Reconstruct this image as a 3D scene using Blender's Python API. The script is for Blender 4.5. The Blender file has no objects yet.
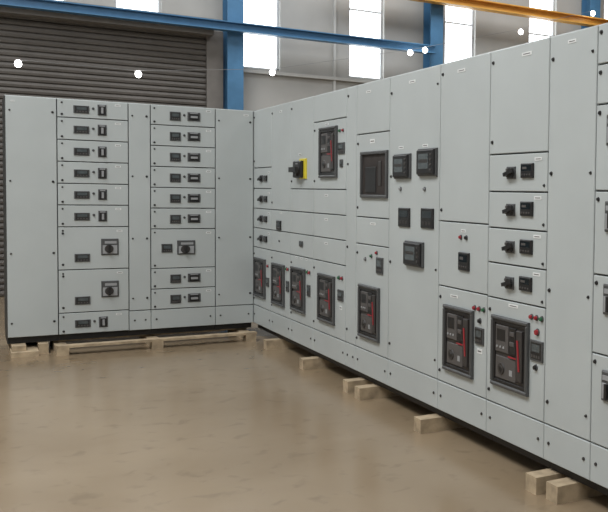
import bpy, math, random
from mathutils import Matrix, Vector
random.seed(4)
sc=bpy.context.scene
sc.view_settings.view_transform='Standard'
sc.view_settings.look='None'

# ---------------------------------------------------------------- materials
def mat(name,col,rough=.5,metal=0,noise=0,nscale=8,bump=0,bscale=200,emit=None,es=0,coat=0,spec=None):
    m=bpy.data.materials.new(name);m.use_nodes=True
    nt=m.node_tree;b=nt.nodes['Principled BSDF']
    b.inputs['Base Color'].default_value=(*col,1)
    b.inputs['Roughness'].default_value=rough
    b.inputs['Metallic'].default_value=metal
    if coat: b.inputs['Coat Weight'].default_value=coat; b.inputs['Coat Roughness'].default_value=.08
    if spec is not None: b.inputs['Specular IOR Level'].default_value=spec
    tc=nt.nodes.new('ShaderNodeTexCoord')
    if noise:
        n=nt.nodes.new('ShaderNodeTexNoise');n.inputs['Scale'].default_value=nscale;n.inputs['Detail'].default_value=4
        nt.links.new(tc.outputs['Object'],n.inputs['Vector'])
        r=nt.nodes.new('ShaderNodeValToRGB')
        r.color_ramp.elements[0].position=.3;r.color_ramp.elements[1].position=.7
        r.color_ramp.elements[0].color=(*[max(0,c*(1-noise)) for c in col],1)
        r.color_ramp.elements[1].color=(*[min(1,c*(1+noise)) for c in col],1)
        nt.links.new(n.outputs['Fac'],r.inputs['Fac']);nt.links.new(r.outputs['Color'],b.inputs['Base Color'])
    if bump:
        n2=nt.nodes.new('ShaderNodeTexNoise');n2.inputs['Scale'].default_value=bscale
        nt.links.new(tc.outputs['Object'],n2.inputs['Vector'])
        bp=nt.nodes.new('ShaderNodeBump');bp.inputs['Strength'].default_value=bump;bp.inputs['Distance'].default_value=.002
        nt.links.new(n2.outputs['Fac'],bp.inputs['Height']);nt.links.new(bp.outputs['Normal'],b.inputs['Normal'])
    if emit: b.inputs['Emission Color'].default_value=(*emit,1);b.inputs['Emission Strength'].default_value=es
    return m
GREY=mat('powder_coat_grey',(.445,.483,.485),.38,noise=.035,nscale=2.5)
CARC=mat('carcass_grey',(.05,.055,.055),.6,noise=.03)
BLACK=mat('black_plastic',(.014,.014,.015),.4,noise=.1)
DARK=mat('dark_grey_plastic',(.038,.035,.034),.42,noise=.1)
MID=mat('mid_grey_plastic',(.085,.08,.078),.45,noise=.08)
BEZ=mat('bezel_grey_plastic',(.07,.073,.075),.4,noise=.08)
LITE=mat('light_grey_plastic',(.30,.31,.32),.4,noise=.05)
GLASS=mat('display_glass',(.01,.016,.02),.08,noise=.1)
LCD=mat('lcd_panel',(.075,.09,.095),.15,noise=.15,nscale=30)
WHITE=mat('label_white',(.7,.72,.72),.5,noise=.05)
RED=mat('red_plastic',(.30,.02,.03),.35,noise=.05)
YEL=mat('yellow_plastic',(.65,.55,.04),.4,noise=.05)
GREEN=mat('green_plastic',(.03,.13,.06),.35,noise=.05)
BROWN=mat('recess_brown',(.028,.022,.02),.6,noise=.3,nscale=15)
WOOD=mat('pallet_wood',(.40,.315,.21),.8,noise=.3,nscale=12,bump=.3,bscale=60)
STEEL=mat('base_channel_black',(.012,.012,.013),.5,noise=.1)

# ---------------------------------------------------------------- mesh builder
class MB:
    def __init__(s,fn=lambda a,b,c:(a,b,c)): s.v=[];s.f=[];s.m=[];s.ms=[];s.fn=fn
    def mi(s,m):
        if m not in s.ms: s.ms.append(m)
        return s.ms.index(m)
    def add(s,vs,fs,m):
        o=len(s.v);s.v+=[s.fn(*v) for v in vs];i=s.mi(m)
        for f in fs: s.f.append([o+k for k in f]);s.m.append(i)
    # a = along, z = up, d = outward
    def box(s,a0,a1,z0,z1,d0,d1,m,c=0):
        c=min(c,abs(a1-a0)*.45,abs(z1-z0)*.45,abs(d1-d0)*.9)
        if c<=0:
            vs=[(a0,d0,z0),(a1,d0,z0),(a1,d0,z1),(a0,d0,z1),(a0,d1,z0),(a1,d1,z0),(a1,d1,z1),(a0,d1,z1)]
            fs=[(0,1,2,3),(4,5,6,7),(0,1,5,4),(1,2,6,5),(2,3,7,6),(3,0,4,7)]
        else:
            e=d1-c
            vs=[(a0,d0,z0),(a1,d0,z0),(a1,d0,z1),(a0,d0,z1),(a0,e,z0),(a1,e,z0),(a1,e,z1),(a0,e,z1),
                (a0+c,d1,z0+c),(a1-c,d1,z0+c),(a1-c,d1,z1-c),(a0+c,d1,z1-c)]
            fs=[(0,1,2,3),(0,1,5,4),(1,2,6,5),(2,3,7,6),(3,0,4,7),(4,5,9,8),(5,6,10,9),(6,7,11,10),(7,4,8,11),(8,9,10,11)]
        s.add(vs,fs,m)
    def frame(s,a0,a1,z0,z1,d0,d1,w,m,c=.003):
        s.box(a0,a1,z1-w,z1,d0,d1,m,c);s.box(a0,a1,z0,z0+w,d0,d1,m,c)
        s.box(a0,a0+w,z0+w,z1-w,d0,d1,m,c);s.box(a1-w,a1,z0+w,z1-w,d0,d1,m,c)
    def cyl(s,a,z,r,d0,d1,m,n=16,r2=None):
        r2=r*.9 if r2 is None else r2
        vs=[(a+r*math.cos(t),d0,z+r*math.sin(t)) for t in [2*math.pi*i/n for i in range(n)]]
        vs+=[(a+r2*math.cos(t),d1,z+r2*math.sin(t)) for t in [2*math.pi*i/n for i in range(n)]]
        fs=[tuple(range(n)),tuple(range(n,2*n))]+[(i,(i+1)%n,n+(i+1)%n,n+i) for i in range(n)]
        s.add(vs,fs,m)
    def obar(s,a,z,L,w,ang,d0,d1,m):   # oriented bar
        ca,sa=math.cos(ang),math.sin(ang)
        p=[(-L/2,-w/2),(L/2,-w/2),(L/2,w/2),(-L/2,w/2)]
        q=[(a+x*ca-y*sa,z+x*sa+y*ca) for x,y in p]
        vs=[(x,d0,y) for x,y in q]+[(x,d1,y) for x,y in q]
        s.add(vs,[(0,1,2,3),(4,5,6,7),(0,1,5,4),(1,2,6,5),(2,3,7,6),(3,0,4,7)],m)
    def obj(s,name,parent=None):
        me=bpy.data.meshes.new(name);me.from_pydata(s.v,[],s.f)
        for m in s.ms: me.materials.append(m)
        me.polygons.foreach_set('material_index',s.m)
        import bmesh
        bm=bmesh.new();bm.from_mesh(me);bmesh.ops.recalc_face_normals(bm,faces=bm.faces);bm.to_mesh(me);bm.free()
        o=bpy.data.objects.new(name,me);sc.collection.objects.link(o)
        if parent: o.parent=parent
        return o
def empty(name):
    e=bpy.data.objects.new(name,None);e.empty_display_size=.1;sc.collection.objects.link(e);return e

LF=lambda a,d,z:(-a,-d,z)       # left bank: face plane y=0, a = distance left of corner
RF=lambda a,d,z:(-d,-a,z)       # right bank: face plane x=0, a = distance from corner toward viewer

TOP=2.35;BOT=.15
DT=.018
# ---------------------------------------------------------------- component builders (mb in bank frame)
def lock(mb,a,z,r=.0085): 
    mb.cyl(a,z,r+.003,DT,DT+.003,DARK,12);mb.cyl(a,z,r,DT+.003,DT+.008,BLACK,12)
def label(mb,a,z,w=.06,h=.018,m=None):
    mb.box(a-w/2,a+w/2,z-h/2,z+h/2,DT,DT+.002,m or WHITE)
    mb.box(a-w*.35,a+w*.35,z-h*.12,z+h*.12,DT+.002,DT+.0025,MID)
def meter(mb,a,z,w=.115,h=.06):
    mb.box(a-w/2,a+w/2,z-h/2,z+h/2,DT,DT+.010,BEZ,.003)
    mb.box(a-w*.42,a+w*.42,z-h*.4,z+h*.4,DT+.010,DT+.0105,BLACK)
    mb.box(a-w*.34,a+w*.3,z-h*.05,z+h*.32,DT+.0105,DT+.011,LCD)
    for k in range(4):
        mb.box(a-w*.36+k*w*.19,a-w*.36+k*w*.19+w*.11,z-h*.34,z-h*.2,DT+.0105,DT+.012,MID)
def rotary(mb,a,z,w=.07,h=.09,ang=math.pi/2):
    mb.box(a-w/2,a+w/2,z-h/2,z+h/2,DT,DT+.010,BEZ,.004)
    mb.box(a-w*.38,a+w*.38,z-h*.42,z+h*.30,DT+.010,DT+.012,BLACK)
    mb.obar(a,z-h*.05,min(w,h)*.75,min(w,h)*.24,ang,DT+.012,DT+.026,LITE)
    mb.box(a-w*.3,a+w*.3,z+h*.34,z+h*.44,DT+.010,DT+.012,LITE)
def handle_big(mb,a,z,w=.13,h=.145):
    mb.box(a-w/2,a+w/2,z-h/2,z+h/2,DT,DT+.014,BEZ,.006)
    mb.box(a-w*.42,a+w*.42,z-h*.42,z+h*.1,DT+.014,DT+.017,LITE,.002)
    mb.cyl(a+w*.05,z-h*.12,w*.26,DT+.017,DT+.028,DARK,24)
    mb.obar(a+w*.05,z-h*.12,h*.5,w*.14,math.pi/2,DT+.028,DT+.044,BLACK)
    mb.box(a-w*.38,a+w*.3,z+h*.2,z+h*.36,DT+.014,DT+.017,LITE)
def handle_lever(mb,a,z,side=1):   # small rotary selector with a short lever
    mb.box(a-.045,a+.045,z-.034,z+.034,DT,DT+.008,BEZ,.003)
    mb.cyl(a+.012,z,.028,DT+.008,DT+.022,BLACK,20)
    mb.obar(a+.012,z,.10,.02,.25,DT+.022,DT+.036,BLACK)
    mb.cyl(a-.032,z+.016,.009,DT+.008,DT+.016,MID,12)
    mb.cyl(a-.032,z-.016,.009,DT+.008,DT+.016,MID,12)
def disp(mb,a,z,w=.12,h=.078):
    mb.box(a-w/2,a+w/2,z-h/2,z+h/2,DT,DT+.014,BLACK,.005)
    mb.box(a-w*.4,a+w*.4,z-h*.02,z+h*.38,DT+.014,DT+.015,GLASS)
    mb.box(a-w*.3,a+w*.05,z+h*.1,z+h*.26,DT+.015,DT+.0155,MID)
    for k in range(4): mb.cyl(a-w*.32+k*w*.21,z-h*.28,w*.05,DT+.014,DT+.017,MID,8)
def pmeter(mb,a,z,w=.25,h=.17,d=.032):   # protruding panel meter
    mb.box(a-w/2,a+w/2,z-h/2,z+h/2,DT,DT+d*.5,BEZ,.004)
    mb.box(a-w/2+.012,a+w/2-.012,z-h/2+.01,z+h/2-.01,DT+d*.5,DT+d,BLACK,.006)
    mb.box(a-w*.34,a+w*.2,z-h*.24,z+h*.3,DT+d,DT+d+.001,LCD)
    mb.box(a-w*.30,a+w*.16,z-h*.02,z+h*.1,DT+d+.001,DT+d+.0015,DARK)
    for k in range(4): mb.cyl(a+w*.34,z+h*.27-k*h*.18,.008,DT+d,DT+d+.004,MID,10)
def ammeter(mb,a,z,w=.18,h=.13):
    mb.box(a-w/2,a+w/2,z-h/2,z+h/2,DT,DT+.012,BLACK,.004)
    mb.box(a-w*.38,a+w*.38,z+h*.02,z+h*.36,DT+.012,DT+.013,GLASS)
    for k in range(3):
        mb.box(a-w*.36+k*w*.26,a-w*.36+k*w*.26+w*.2,z-h*.34,z-h*.16,DT+.012,DT+.014,DARK)
def lamp(mb,a,z,m,r=.013):
    mb.cyl(a,z,r+.006,DT,DT+.005,BEZ,16);mb.cyl(a,z,r,DT+.005,DT+.016,m,16)
def acb(mb,a0,z0,w=.39,h=.40,side=1):
    a1=a0+w;z1=z0+h
    mb.frame(a0,a1,z0,z1,DT,DT+.022,.022,BEZ,.006)
    mb.frame(a0+.02,a1-.02,z0+.02,z1-.02,DT,DT+.014,.02,BLACK,.002)
    i=.035
    mb.box(a0+i,a1-i,z0+i,z1-i,DT,DT+.005,DARK)
    mb.box(a0+i+.015,a0+w*.48,z0+h*.5,z1-i-.015,DT+.005,DT+.015,MID,.003)
    mb.box(a0+i+.03,a0+w*.40,z0+h*.66,z1-i-.035,DT+.015,DT+.016,BLACK)
    for k in range(3): mb.cyl(a0+i+.035+k*.035,z0+h*.57,.008,DT+.015,DT+.018,LITE,10)
    mb.box(a0+w*.50,a0+w*.68,z0+h*.5,z1-i-.015,DT+.005,DT+.015,BLACK,.003)
    mb.box(a0+w*.53,a0+w*.65,z0+h*.76,z0+h*.82,DT+.015,DT+.019,MID,.002)
    mb.box(a0+w*.53,a0+w*.65,z0+h*.62,z0+h*.68,DT+.015,DT+.019,MID,.002)
    mb.box(a0+w*.72,a0+w*.87,z0+h*.16,z0+h*.86,DT+.005,DT+.022,DARK,.004)
    mb.obar(a0+w*.79,z0+h*.52,.17,.014,math.pi/2+.12,DT+.022,DT+.026,RED)
    mb.box(a0+w*.50,a0+w*.72,z0+h*.455,z0+h*.475,DT+.015,DT+.02,RED)
    mb.box(a0+i+.015,a0+w*.68,z0+i+.015,z0+h*.44,DT+.005,DT+.013,MID,.003)
    mb.cyl(a0+w*.3,z0+h*.27,.034,DT+.013,DT+.020,DARK,20)
    mb.cyl(a0+w*.3,z0+h*.27,.016,DT+.020,DT+.023,BLACK,14)
    mb.box(a0+w*.52,a0+w*.60,z0+h*.2,z0+h*.28,DT+.013,DT+.015,LITE)
    mb.box(a0+w*.2,a0+w*.6,z0+.006,z0+.014,DT+.022,DT+.023,MID)

def cabinet(fn,a0,a1,depth,doors,name='switchgear_cabinet',plinth=True,locks=True):
    e=empty(name)
    mb=MB(fn)
    mb.box(a0+.0005,a1-.0005,BOT,TOP-.004,-depth,0,CARC)
    mb.obj('carcass',e)
    g=.0042
    md=MB(fn)
    for z0,z1 in doors:
        md.box(a0+g,a1-g,z0+g,z1-g,0,DT,GREY,.003)
    if plinth:
        md.box(a0+g*.6,a1-g*.6,BOT,.34-g,0,DT-.002,GREY,.003)
        for a in (a0+.05,a1-.05): md.cyl(a,.245,.009,DT-.002,DT+.004,DARK,10)
    md.box(a0,a1,TOP-.010,TOP,-.01,DT-.004,GREY,.002)  # top rim
    if locks:
        for z0,z1 in doors:
            h=z1-z0
            if h>1.5: zs=[z0+h*k for k in (.06,.35,.65,.94)]
            elif h>.5: zs=[z0+.07,z1-.07]
            else: zs=[]
            for z in zs: lock(md,a0+.035,z)
            if h>1.5:
                for z in zs: lock(md,a1-.035,z,.006)
    md.obj('doors',e)
    mf=MB(fn)
    return e,mf
def skirt(fn,a0,a1,e):
    m=MB(fn);m.box(a0+.001,a1-.001,.092,BOT,-.5,-.03,STEEL);m.obj('base_channel',e)

# ================================================================= LEFT BANK
DL=.6
e,m=cabinet(LF,1.811,2.22,DL,[(BOT,TOP)],plinth=False)
label(m,2.16,2.3,.03,.012);m.obj('fittings',e);skirt(LF,1.811,2.22,e)
rows=[.15,.352,.757,1.16,1.365,1.566,1.77,1.972,2.178,TOP]
e,m=cabinet(LF,1.208,1.811,DL,list(zip(rows[:-1],rows[1:])),plinth=False,locks=False)
for i,(z0,z1) in enumerate(zip(rows[:-1],rows[1:])):
    c=(z0+z1)/2
    lock(m,1.77,z0+.03 if z1-z0<.3 else z1-.06,.008);lock(m,1.77,z1-.035,.006)
    if z1-z0<.3:
        meter(m,1.61,c-.005,.13,.07);rotary(m,1.435,c,.075,.10);label(m,1.30,z1-.035,.05)
        lamp(m,1.51,c+.01,BEZ,.006)
    else:
        handle_big(m,1.375,c+.01,.15,.155);meter(m,1.61,c-.09,.13,.075);label(m,1.29,z1-.04,.05);lock(m,1.77,z0+.05)
m.obj('fittings',e);skirt(LF,1.208,1.811,e)
e,m=cabinet(LF,1.011,1.208,DL,[(.34,TOP)])
m.obj('fittings',e);skirt(LF,1.011,1.208,e)
rows=[.34,.542,.745,1.135,1.34,1.543,1.748,1.952,2.155,TOP]
e,m=cabinet(LF,.403,1.011,DL,list(zip(rows[:-1],rows[1:])),locks=False)
for i,(z0,z1) in enumerate(zip(rows[:-1],rows[1:])):
    c=(z0+z1)/2
    lock(m,.975,z0+.03,.008);lock(m,.975,z1-.035,.006)
    if z1-z0<.3:
        meter(m,.785,c-.005,.10,.085);rotary(m,.61,c,.12,.085,0);label(m,.47,z1-.035,.05)
        lamp(m,.70,c+.01,BEZ,.006)
    else:
        handle_big(m,.685,c+.01,.17,.14);meter(m,.865,c+.005,.10,.085);label(m,.47,z1-.04,.05)
m.obj('fittings',e);skirt(LF,.403,1.011,e)
e,m=cabinet(LF,.022,.403,DL,[(.34,TOP)])
label(m,.1,2.3,.05);m.obj('fittings',e);skirt(LF,.03,.403,e)

# ================================================================= RIGHT BANK
DR=.8
def doorset(zs): return list(zip(zs[:-1],zs[1:]))
rs=[.34,.945,1.145,1.345,1.55,1.76,TOP]
e,m=cabinet(RF,.0,.63,DR,doorset(rs))
for z in (1.65,1.445,1.245,1.045): handle_lever(m,.30,z);disp(m,.45,z,.1,.06);label(m,.55,z+.06,.06)
acb(m,.065,.44);lamp(m,.53,.78,RED);meter(m,.53,.62,.08,.09)
m.obj('fittings',e);skirt(RF,.0,.63,e)
e,m=cabinet(RF,.63,1.24,DR,doorset([.34,.945,1.145,1.345,TOP]))
acb(m,.69,.43);lamp(m,1.13,.8,GREEN);lamp(m,1.18,.8,RED);meter(m,1.17,.64,.08,.10)
disp(m,.9,1.2,.13,.09);lock(m,.9,1.05);label(m,.95,1.32,.07);label(m,.93,2.28,.07)
m.obj('fittings',e);skirt(RF,.63,1.24,e)
e,m=cabinet(RF,1.24,1.87,DR,doorset([.34,.945,1.145,1.345,1.55,TOP]))
acb(m,1.29,.44);lamp(m,1.73,.82,GREEN);lamp(m,1.79,.82,RED);meter(m,1.77,.66,.08,.10)
m.box(1.52,1.70,1.64,1.82,DT,DT+.012,YEL,.004)
m.box(1.42,1.64,1.65,1.80,DT+.012,DT+.04,BLACK,.01)
m.cyl(1.55,1.72,.06,DT+.04,DT+.06,BLACK,24);m.obar(1.55,1.72,.18,.045,0,DT+.06,DT+.09,BLACK)
label(m,1.51,1.86,.08);meter(m,1.56,1.06,.09,.05)
for a in (1.42,1.56,1.7): label(m,a,.93,.05)
m.obj('fittings',e);skirt(RF,1.24,1.87,e)
e,m=cabinet(RF,1.87,2.65,DR,doorset([.34,.945,1.145,1.345,1.55,2.12,TOP]))
acb(m,2.03,.44);acb(m,2.05,1.645,.41,.42)
lamp(m,2.51,2.02,GREEN,.010);lamp(m,2.58,2.02,RED,.010);meter(m,2.55,1.88,.14,.09);meter(m,2.55,1.76,.06,.06)
lamp(m,2.51,.84,GREEN);lamp(m,2.58,.84,RED);meter(m,2.55,.70,.12,.09);label(m,2.55,.6,.05,.03)
for z in (1.5,1.3,1.1): label(m,2.2,z,.08)
label(m,2.2,2.09,.08);m.obj('fittings',e);skirt(RF,1.87,2.65,e)
e,m=cabinet(RF,2.65,2.865,DR,[(.34,TOP)],locks=False)
for z in (.45,1.1,1.75,2.28): lock(m,2.69,z)
m.obj('fittings',e);skirt(RF,2.65,2.865,e)
e,m=cabinet(RF,2.865,3.49,DR,doorset([.34,1.14,1.345,1.97,TOP]))
m.box(2.98,3.47,1.50,1.825,DT,DT+.002,BROWN)
m.frame(2.975,3.475,1.49,1.835,DT,DT+.018,.024,BEZ,.004)
m.box(3.06,3.26,1.53,1.72,DT+.002,DT+.008,BLACK,.003);m.box(3.31,3.36,1.58,1.76,DT+.002,DT+.01,DARK,.003)
label(m,3.18,1.91,.09,.03);label(m,3.1,2.28,.09);label(m,3.2,1.30,.10)
acb(m,2.955,.435);lamp(m,3.06,1.03,LITE,.01);lamp(m,3.18,1.06,GREEN,.01);meter(m,3.34,1.0,.12,.12);lamp(m,3.28,1.09,RED,.010)
m.obj('fittings',e);skirt(RF,2.865,3.49,e)
e,m=cabinet(RF,3.49,4.28,DR,[(.34,TOP)])
pmeter(m,3.73,1.715,.26,.17);pmeter(m,4.12,1.735,.27,.18)
ammeter(m,3.76,1.365);ammeter(m,4.12,1.37);pmeter(m,3.93,1.125,.28,.17)
for a in (3.69,4.07): label(m,a,1.845,.08,.02);lamp(m,a,1.56,LITE,.01)
label(m,3.86,2.28,.1,.02)
m.obj('fittings',e);skirt(RF,3.49,4.28,e)
e,m=cabinet(RF,4.28,4.91,DR,doorset([.34,.95,1.36,TOP]))
lamp(m,4.58,1.27,RED,.010);lamp(m,4.65,1.27,BLACK,.010);label(m,4.61,1.31,.06)
disp(m,4.63,1.125,.13,.11);label(m,4.56,2.28,.1,.02)
acb(m,4.38,.43,.38,.41);label(m,4.5,.9,.1)
for a,c in ((4.765,RED),(4.82,RED),(4.875,GREEN)): lamp(m,a,.86,c,.011)
meter(m,4.83,.70,.10,.10);lamp(m,4.83,.79,BLACK,.012);label(m,4.83,.61,.06,.03)
m.obj('fittings',e);skirt(RF,4.28,4.91,e)
e,m=cabinet(RF,4.91,5.52,DR,doorset([.34,.945,1.145,1.345,1.55,1.76,TOP]))
for z in (1.655,1.45,1.245,1.045):
    handle_lever(m,5.16,z,-1);disp(m,5.33,z+.01);label(m,5.43,z+.07,.07);lock(m,5.49,z-.07,.006)
acb(m,4.985,.45,.39,.40);label(m,5.2,.92,.1)
for a,c in ((5.39,RED),(5.44,RED),(5.49,GREEN)): lamp(m,a,.885,c,.011)
lamp(m,5.45,.81,RED,.015);meter(m,5.45,.71,.12,.11);lamp(m,5.44,.62,BLACK,.012)
label(m,5.3,2.29,.1,.02)
m.obj('fittings',e);skirt(RF,4.91,5.52,e)
e,m=cabinet(RF,5.52,5.93,DR,[(.34,TOP)]);label(m,5.72,2.3,.07);m.obj('fittings',e);skirt(RF,5.52,5.93,e)
rs=[.34,.78,1.16,1.56,1.97,2.16,TOP]
e,m=cabinet(RF,5.93,6.53,DR,doorset(rs),locks=False)
for z0,z1 in doorset(rs):
    c=(z0+z1)/2;lock(m,5.96,z1-.04)
    if z1-z0<.3: meter(m,6.12,c);rotary(m,6.3,c)
    else: handle_big(m,6.09,c+.08);meter(m,6.3,c)
m.obj('fittings',e);skirt(RF,5.93,6.53,e)
e,m=cabinet(RF,6.53,6.93,DR,[(.34,TOP)]);m.obj('fittings',e);skirt(RF,6.53,6.93,e)
e=empty('corner_filler_post')
m=MB(lambda a,d,z:(a,d,z));m.box(-.0205,.8,BOT,TOP-.002,.002,.6,GREY,0);m.obj('post',e)

# ================================================================= timber bearers
def block(x0,x1,y0,y1,z0=0,z1=.09,name='timber_block'):
    m=MB();m.box(x0,x1,z0,z1,y0,y1,WOOD,.004);return m.obj(name)
for y in (-.80,-1.90,-2.92,-3.18,-4.22,-5.56,-5.73,-6.6):
    w=.105
    block(-.115+random.uniform(-.015,.015),.72,y-w/2,y+w/2)
e=empty('wooden_pallet')
m=MB();m.box(-1.85,-.06,.068,.09,-.30,-.20,WOOD,.003);m.obj('front_board',e)
m=MB();m.box(-1.85,-.06,.068,.09,.10,.2,WOOD,.003);m.obj('mid_board',e)
for x in (-1.80,-1.0,-.12):
    m=MB();m.box(x-.05,x+.05,0,.067,-.30,.45,WOOD,.003);m.obj('bearer',e)
e=empty('wooden_pallet')
for q in ((-2.20,-1.985,-.22,.5,0,.045),(-2.19,-2.08,-.14,.5,.046,.09),(-1.98,-1.9,-.10,.5,0,.09)):
    m=MB();m.box(q[0],q[1],q[4],q[5],q[2],q[3],WOOD,.004);m.obj('plank',e)

# ================================================================= building
X0,X1,Y0,Y1,ZH=-7,13,-15,5,7
def floor_mat():
    m=bpy.data.materials.new('epoxy_floor');m.use_nodes=True;nt=m.node_tree;b=nt.nodes['Principled BSDF']
    tc=nt.nodes.new('ShaderNodeTexCoord')
    def nz(s,d=5,dist=0):
        n=nt.nodes.new('ShaderNodeTexNoise');n.inputs['Scale'].default_value=s;n.inputs['Detail'].default_value=d;n.inputs['Distortion'].default_value=dist
        nt.links.new(tc.outputs['Object'],n.inputs['Vector']);return n
    n=nz(.7,4,.3);r=nt.nodes.new('ShaderNodeValToRGB')
    r.color_ramp.elements[0].position=.32;r.color_ramp.elements[1].position=.68
    r.color_ramp.elements[0].color=(.232,.172,.108,1);r.color_ramp.elements[1].color=(.30,.232,.155,1)
    nt.links.new(n.outputs['Fac'],r.inputs['Fac'])
    n4=nz(7,8,.4);r4=nt.nodes.new('ShaderNodeValToRGB')
    r4.color_ramp.elements[0].position=.30;r4.color_ramp.elements[1].position=.42
    r4.color_ramp.elements[0].color=(.72,.72,.72,1);r4.color_ramp.elements[1].color=(1,1,1,1)
    nt.links.new(n4.outputs['Fac'],r4.inputs['Fac'])
    mx=nt.nodes.new('ShaderNodeMixRGB');mx.blend_type='MULTIPLY';mx.inputs[0].default_value=.6
    nt.links.new(r.outputs['Color'],mx.inputs[1]);nt.links.new(r4.outputs['Color'],mx.inputs[2]);nt.links.new(mx.outputs[0],b.inputs['Base Color'])
    n2=nz(2.5);mr=nt.nodes.new('ShaderNodeMapRange');mr.inputs['To Min'].default_value=.12;mr.inputs['To Max'].default_value=.30
    nt.links.new(n2.outputs['Fac'],mr.inputs['Value']);nt.links.new(mr.outputs['Result'],b.inputs['Roughness'])
    n3=nz(10,3);bp=nt.nodes.new('ShaderNodeBump');bp.inputs['Strength'].default_value=.12;bp.inputs['Distance'].default_value=.003
    nt.links.new(n3.outputs['Fac'],bp.inputs['Height']);nt.links.new(bp.outputs['Normal'],b.inputs['Normal'])
    return m
FLOOR=floor_mat()
WALL=mat('painted_wall',(.42,.415,.395),.8,noise=.08,nscale=1.5)
CEIL=mat('roof_sheet',(.5,.5,.48),.8,noise=.05)
BLUE=mat('blue_steel_paint',(.07,.19,.34),.45,noise=.08)
ORANGE=mat('orange_crane_paint',(.62,.32,.06),.5,noise=.08)
SHUT=mat('roller_shutter_brown',(.115,.105,.095),.55,0,noise=.1,nscale=3)
PIER=mat('shutter_guide_taupe',(.20,.185,.17),.6,noise=.08)
CONC=mat('sill_paint',(.55,.55,.53),.7,noise=.05)
WFR=mat('window_frame_white',(.6,.62,.63),.5,noise=.05)
m=MB();m.box(X0,X1,-.1,0,Y0,Y1,FLOOR);m.obj('floor')
m=MB();m.box(X0,X1,ZH,ZH+.1,Y0,Y1,CEIL);m.obj('ceiling')
m=MB();m.box(X0-.2,X0,0,ZH,Y0,Y1,WALL);m.obj('wall_left')
m=MB();m.box(X1,X1+.2,0,ZH,Y0,Y1,WALL);m.obj('wall_right')
m=MB();m.box(X0,X1,0,ZH,Y0-.2,Y0,WALL);m.obj('wall_front')
wins=[(-4.2,-3.5,4.13),(-2.45,-1.28,4.13),(-.65,-.02,4.13),(1.14,1.76,3.46),(2.93,3.55,3.46),(4.72,5.34,3.46),(6.50,7.12,3.46),(8.28,8.9,3.46),(10.06,10.7,3.46)]
WT=5.7
m=MB();y0,y1=Y1,Y1+.2
m.box(X0,X1,0,3.46,y0,y1,WALL);m.box(X0,X1,WT,ZH,y0,y1,WALL)
px=X0
for a,b,z in wins:
    m.box(px,a,3.46,WT,y0,y1,WALL)
    if z>3.46: m.box(a,b,3.46,z,y0,y1,WALL)
    px=b
m.box(px,X1,3.46,WT,y0,y1,WALL);m.obj('wall_back')
for i,(a,b,z) in enumerate(wins):
    m=MB();m.box(a,b,z,z+.03,y0+.08,y0+.14,WFR);m.box(a,b,WT-.03,WT,y0+.08,y0+.14,WFR)
    m.box(a,a+.03,z,WT,y0+.08,y0+.14,WFR);m.box(b-.03,b,z,WT,y0+.08,y0+.14,WFR)
    m.box(a,b,4.6,4.63,y0+.09,y0+.13,WFR)
    m.obj('window_%d'%(i+1))
m=MB();m.box(1.13,X1,3.38,3.43,Y1-.06,Y1,CONC);m.obj('trim_1')
m=MB();m.box(2.64,2.68,0,5.7,Y1-.04,Y1,CONC);m.obj('conduit_pipe')
m=MB();pitch=.085;n=int(3.93/pitch);vs=[];fs=[]
prof=[]
for i in range(n):
    z=i*pitch
    for k,dy in ((0,0),(.15,.024),(.5,.032),(.85,.024)): prof.append((z+k*pitch,-dy))
prof.append((n*pitch,0))
for z,dy in prof: vs+=[(X0+.3,Y1-.06+dy,z),(.6,Y1-.06+dy,z)]
for i in range(len(prof)-1): fs.append((2*i,2*i+1,2*i+3,2*i+2))
m.add(vs,fs,SHUT)
e=empty('roller_shutter');m.obj('slats',e)
m=MB();m.box(X0+.2,.66,3.86,4.10,Y1-.34,Y1-.02,PIER,.01);m.obj('header_box',e)
m=MB();m.box(.6,.84,0,3.95,Y1-.14,Y1-.01,PIER,.01);m.obj('guide_rail',e)
def icol(x0,x1,name='steel_column'):
    m=MB();yf=Y1-.32
    m.box(x0,x1,0,ZH-.02,yf,yf+.02,BLUE);m.box(x0,x1,0,ZH-.02,Y1-.04,Y1-.02,BLUE)
    c=(x0+x1)/2;m.box(c-.012,c+.012,0,ZH-.02,yf+.02,Y1-.04,BLUE);return m.obj(name)
icol(.86,1.10);icol(4.28,4.52);icol(7.7,7.94)
m=MB();yb=Y1-.5
m.box(X0+.05,4.3,3.93,3.945,yb,yb+.16,BLUE);m.box(X0+.05,4.3,4.05,4.065,yb,yb+.16,BLUE);m.box(X0+.05,4.3,3.945,4.05,yb+.06,yb+.10,BLUE);m.obj('steel_girder')
m=MB();m.box(2.6,X1-.2,4.80,4.82,4.45,4.65,ORANGE);m.box(2.6,X1-.2,4.93,4.95,4.45,4.65,ORANGE);m.box(2.6,X1-.2,4.82,4.93,4.53,4.57,ORANGE);m.obj('crane_beam')
BULB=mat('bulb_glow',(1,1,1),.3,noise=.01,emit=(1,.98,.95),es=14)
WIRE=mat('wire_grey',(.25,.25,.25),.6,noise=.05)
pts=[(-1.91,3.145),(-.45,3.135),(1.43,3.33),(3.72,3.86),(3.99,3.93),(5.88,4.45),(6.36,4.63),(7.48,4.98)]
e=empty('string_lights')
YB=4.3
cu=bpy.data.curves.new('wire','CURVE');cu.dimensions='3D';cu.bevel_depth=.003
sp=cu.splines.new('POLY');sp.points.add(len(pts)-1)
for p,(x,z) in zip(sp.points,pts): p.co=(x,YB,z+.05,1)
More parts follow.
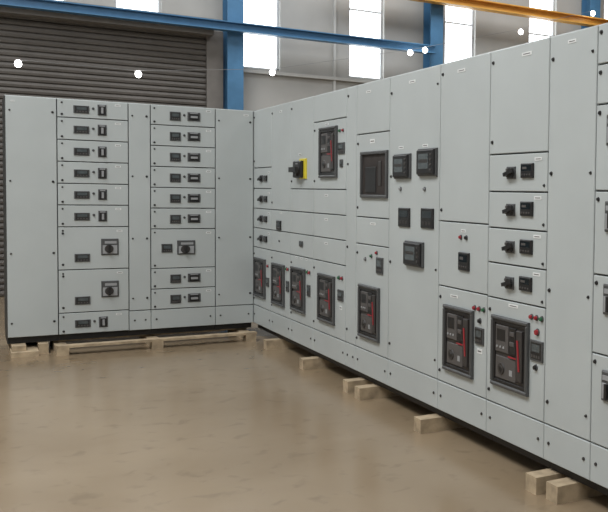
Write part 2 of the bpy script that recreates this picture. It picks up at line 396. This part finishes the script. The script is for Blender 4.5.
cu.materials.append(WIRE);o=bpy.data.objects.new('wire',cu);sc.collection.objects.link(o);o.parent=e
import bmesh
for i,(x,z) in enumerate(pts):
    bm=bmesh.new();bmesh.ops.create_uvsphere(bm,u_segments=16,v_segments=10,radius=.043)
    for v in bm.verts:
        v.co.z*=1.15
    me=bpy.data.meshes.new('bulb');bm.to_mesh(me);bm.free();me.materials.append(BULB)
    o=bpy.data.objects.new('bulb',me);o.location=(x,YB,z);sc.collection.objects.link(o);o.parent=e

# ================================================================= lights
def area(name,loc,rot,sx,sy,pw,col):
    l=bpy.data.lights.new(name,'AREA');l.shape='RECTANGLE';l.size=sx;l.size_y=sy;l.energy=pw;l.color=col
    o=bpy.data.objects.new(name,l);o.location=loc;o.rotation_euler=rot;sc.collection.objects.link(o);return o
area('overhead_fill',(-4,-4,6.8),(0,0,0),2,8,560,(.99,.995,1))  # unseen fill areas added under the roof, standing in for skylight panels
area('overhead_fill',(-4,-11,6.8),(0,0,0),4,5,260,(.99,.995,1))
area('overhead_fill',(4,-6,6.8),(0,0,0),3,9,140,(.99,.99,.98))
area('overhead_fill',(3,2.5,6.8),(0,0,0),10,2,330,(.96,.98,1))
w=bpy.data.worlds.new('sky');sc.world=w;w.use_nodes=True
bg=w.node_tree.nodes['Background'];bg.inputs[0].default_value=(.92,.97,1,1);bg.inputs[1].default_value=4.0

# ================================================================= camera
psi,pit,rol=.58387,.046604,.016811
F=Vector((math.sin(psi)*math.cos(pit),math.cos(psi)*math.cos(pit),-math.sin(pit)))
r=Vector((math.cos(psi),-math.sin(psi),0));u=r.cross(F)
r2=r*math.cos(rol)+u*math.sin(rol);u2=u*math.cos(rol)-r*math.sin(rol)
cam=bpy.data.cameras.new('camera');co=bpy.data.objects.new('camera',cam);sc.collection.objects.link(co)
M=Matrix((r2,u2,-F)).transposed().to_4x4();M.translation=Vector((-2.5546,-9.3338,1.54));co.matrix_world=M
cam.sensor_width=36;cam.sensor_fit='HORIZONTAL';cam.lens=882.25/608*36;cam.shift_x=-240/608;cam.shift_y=-20.628/608
sc.camera=co
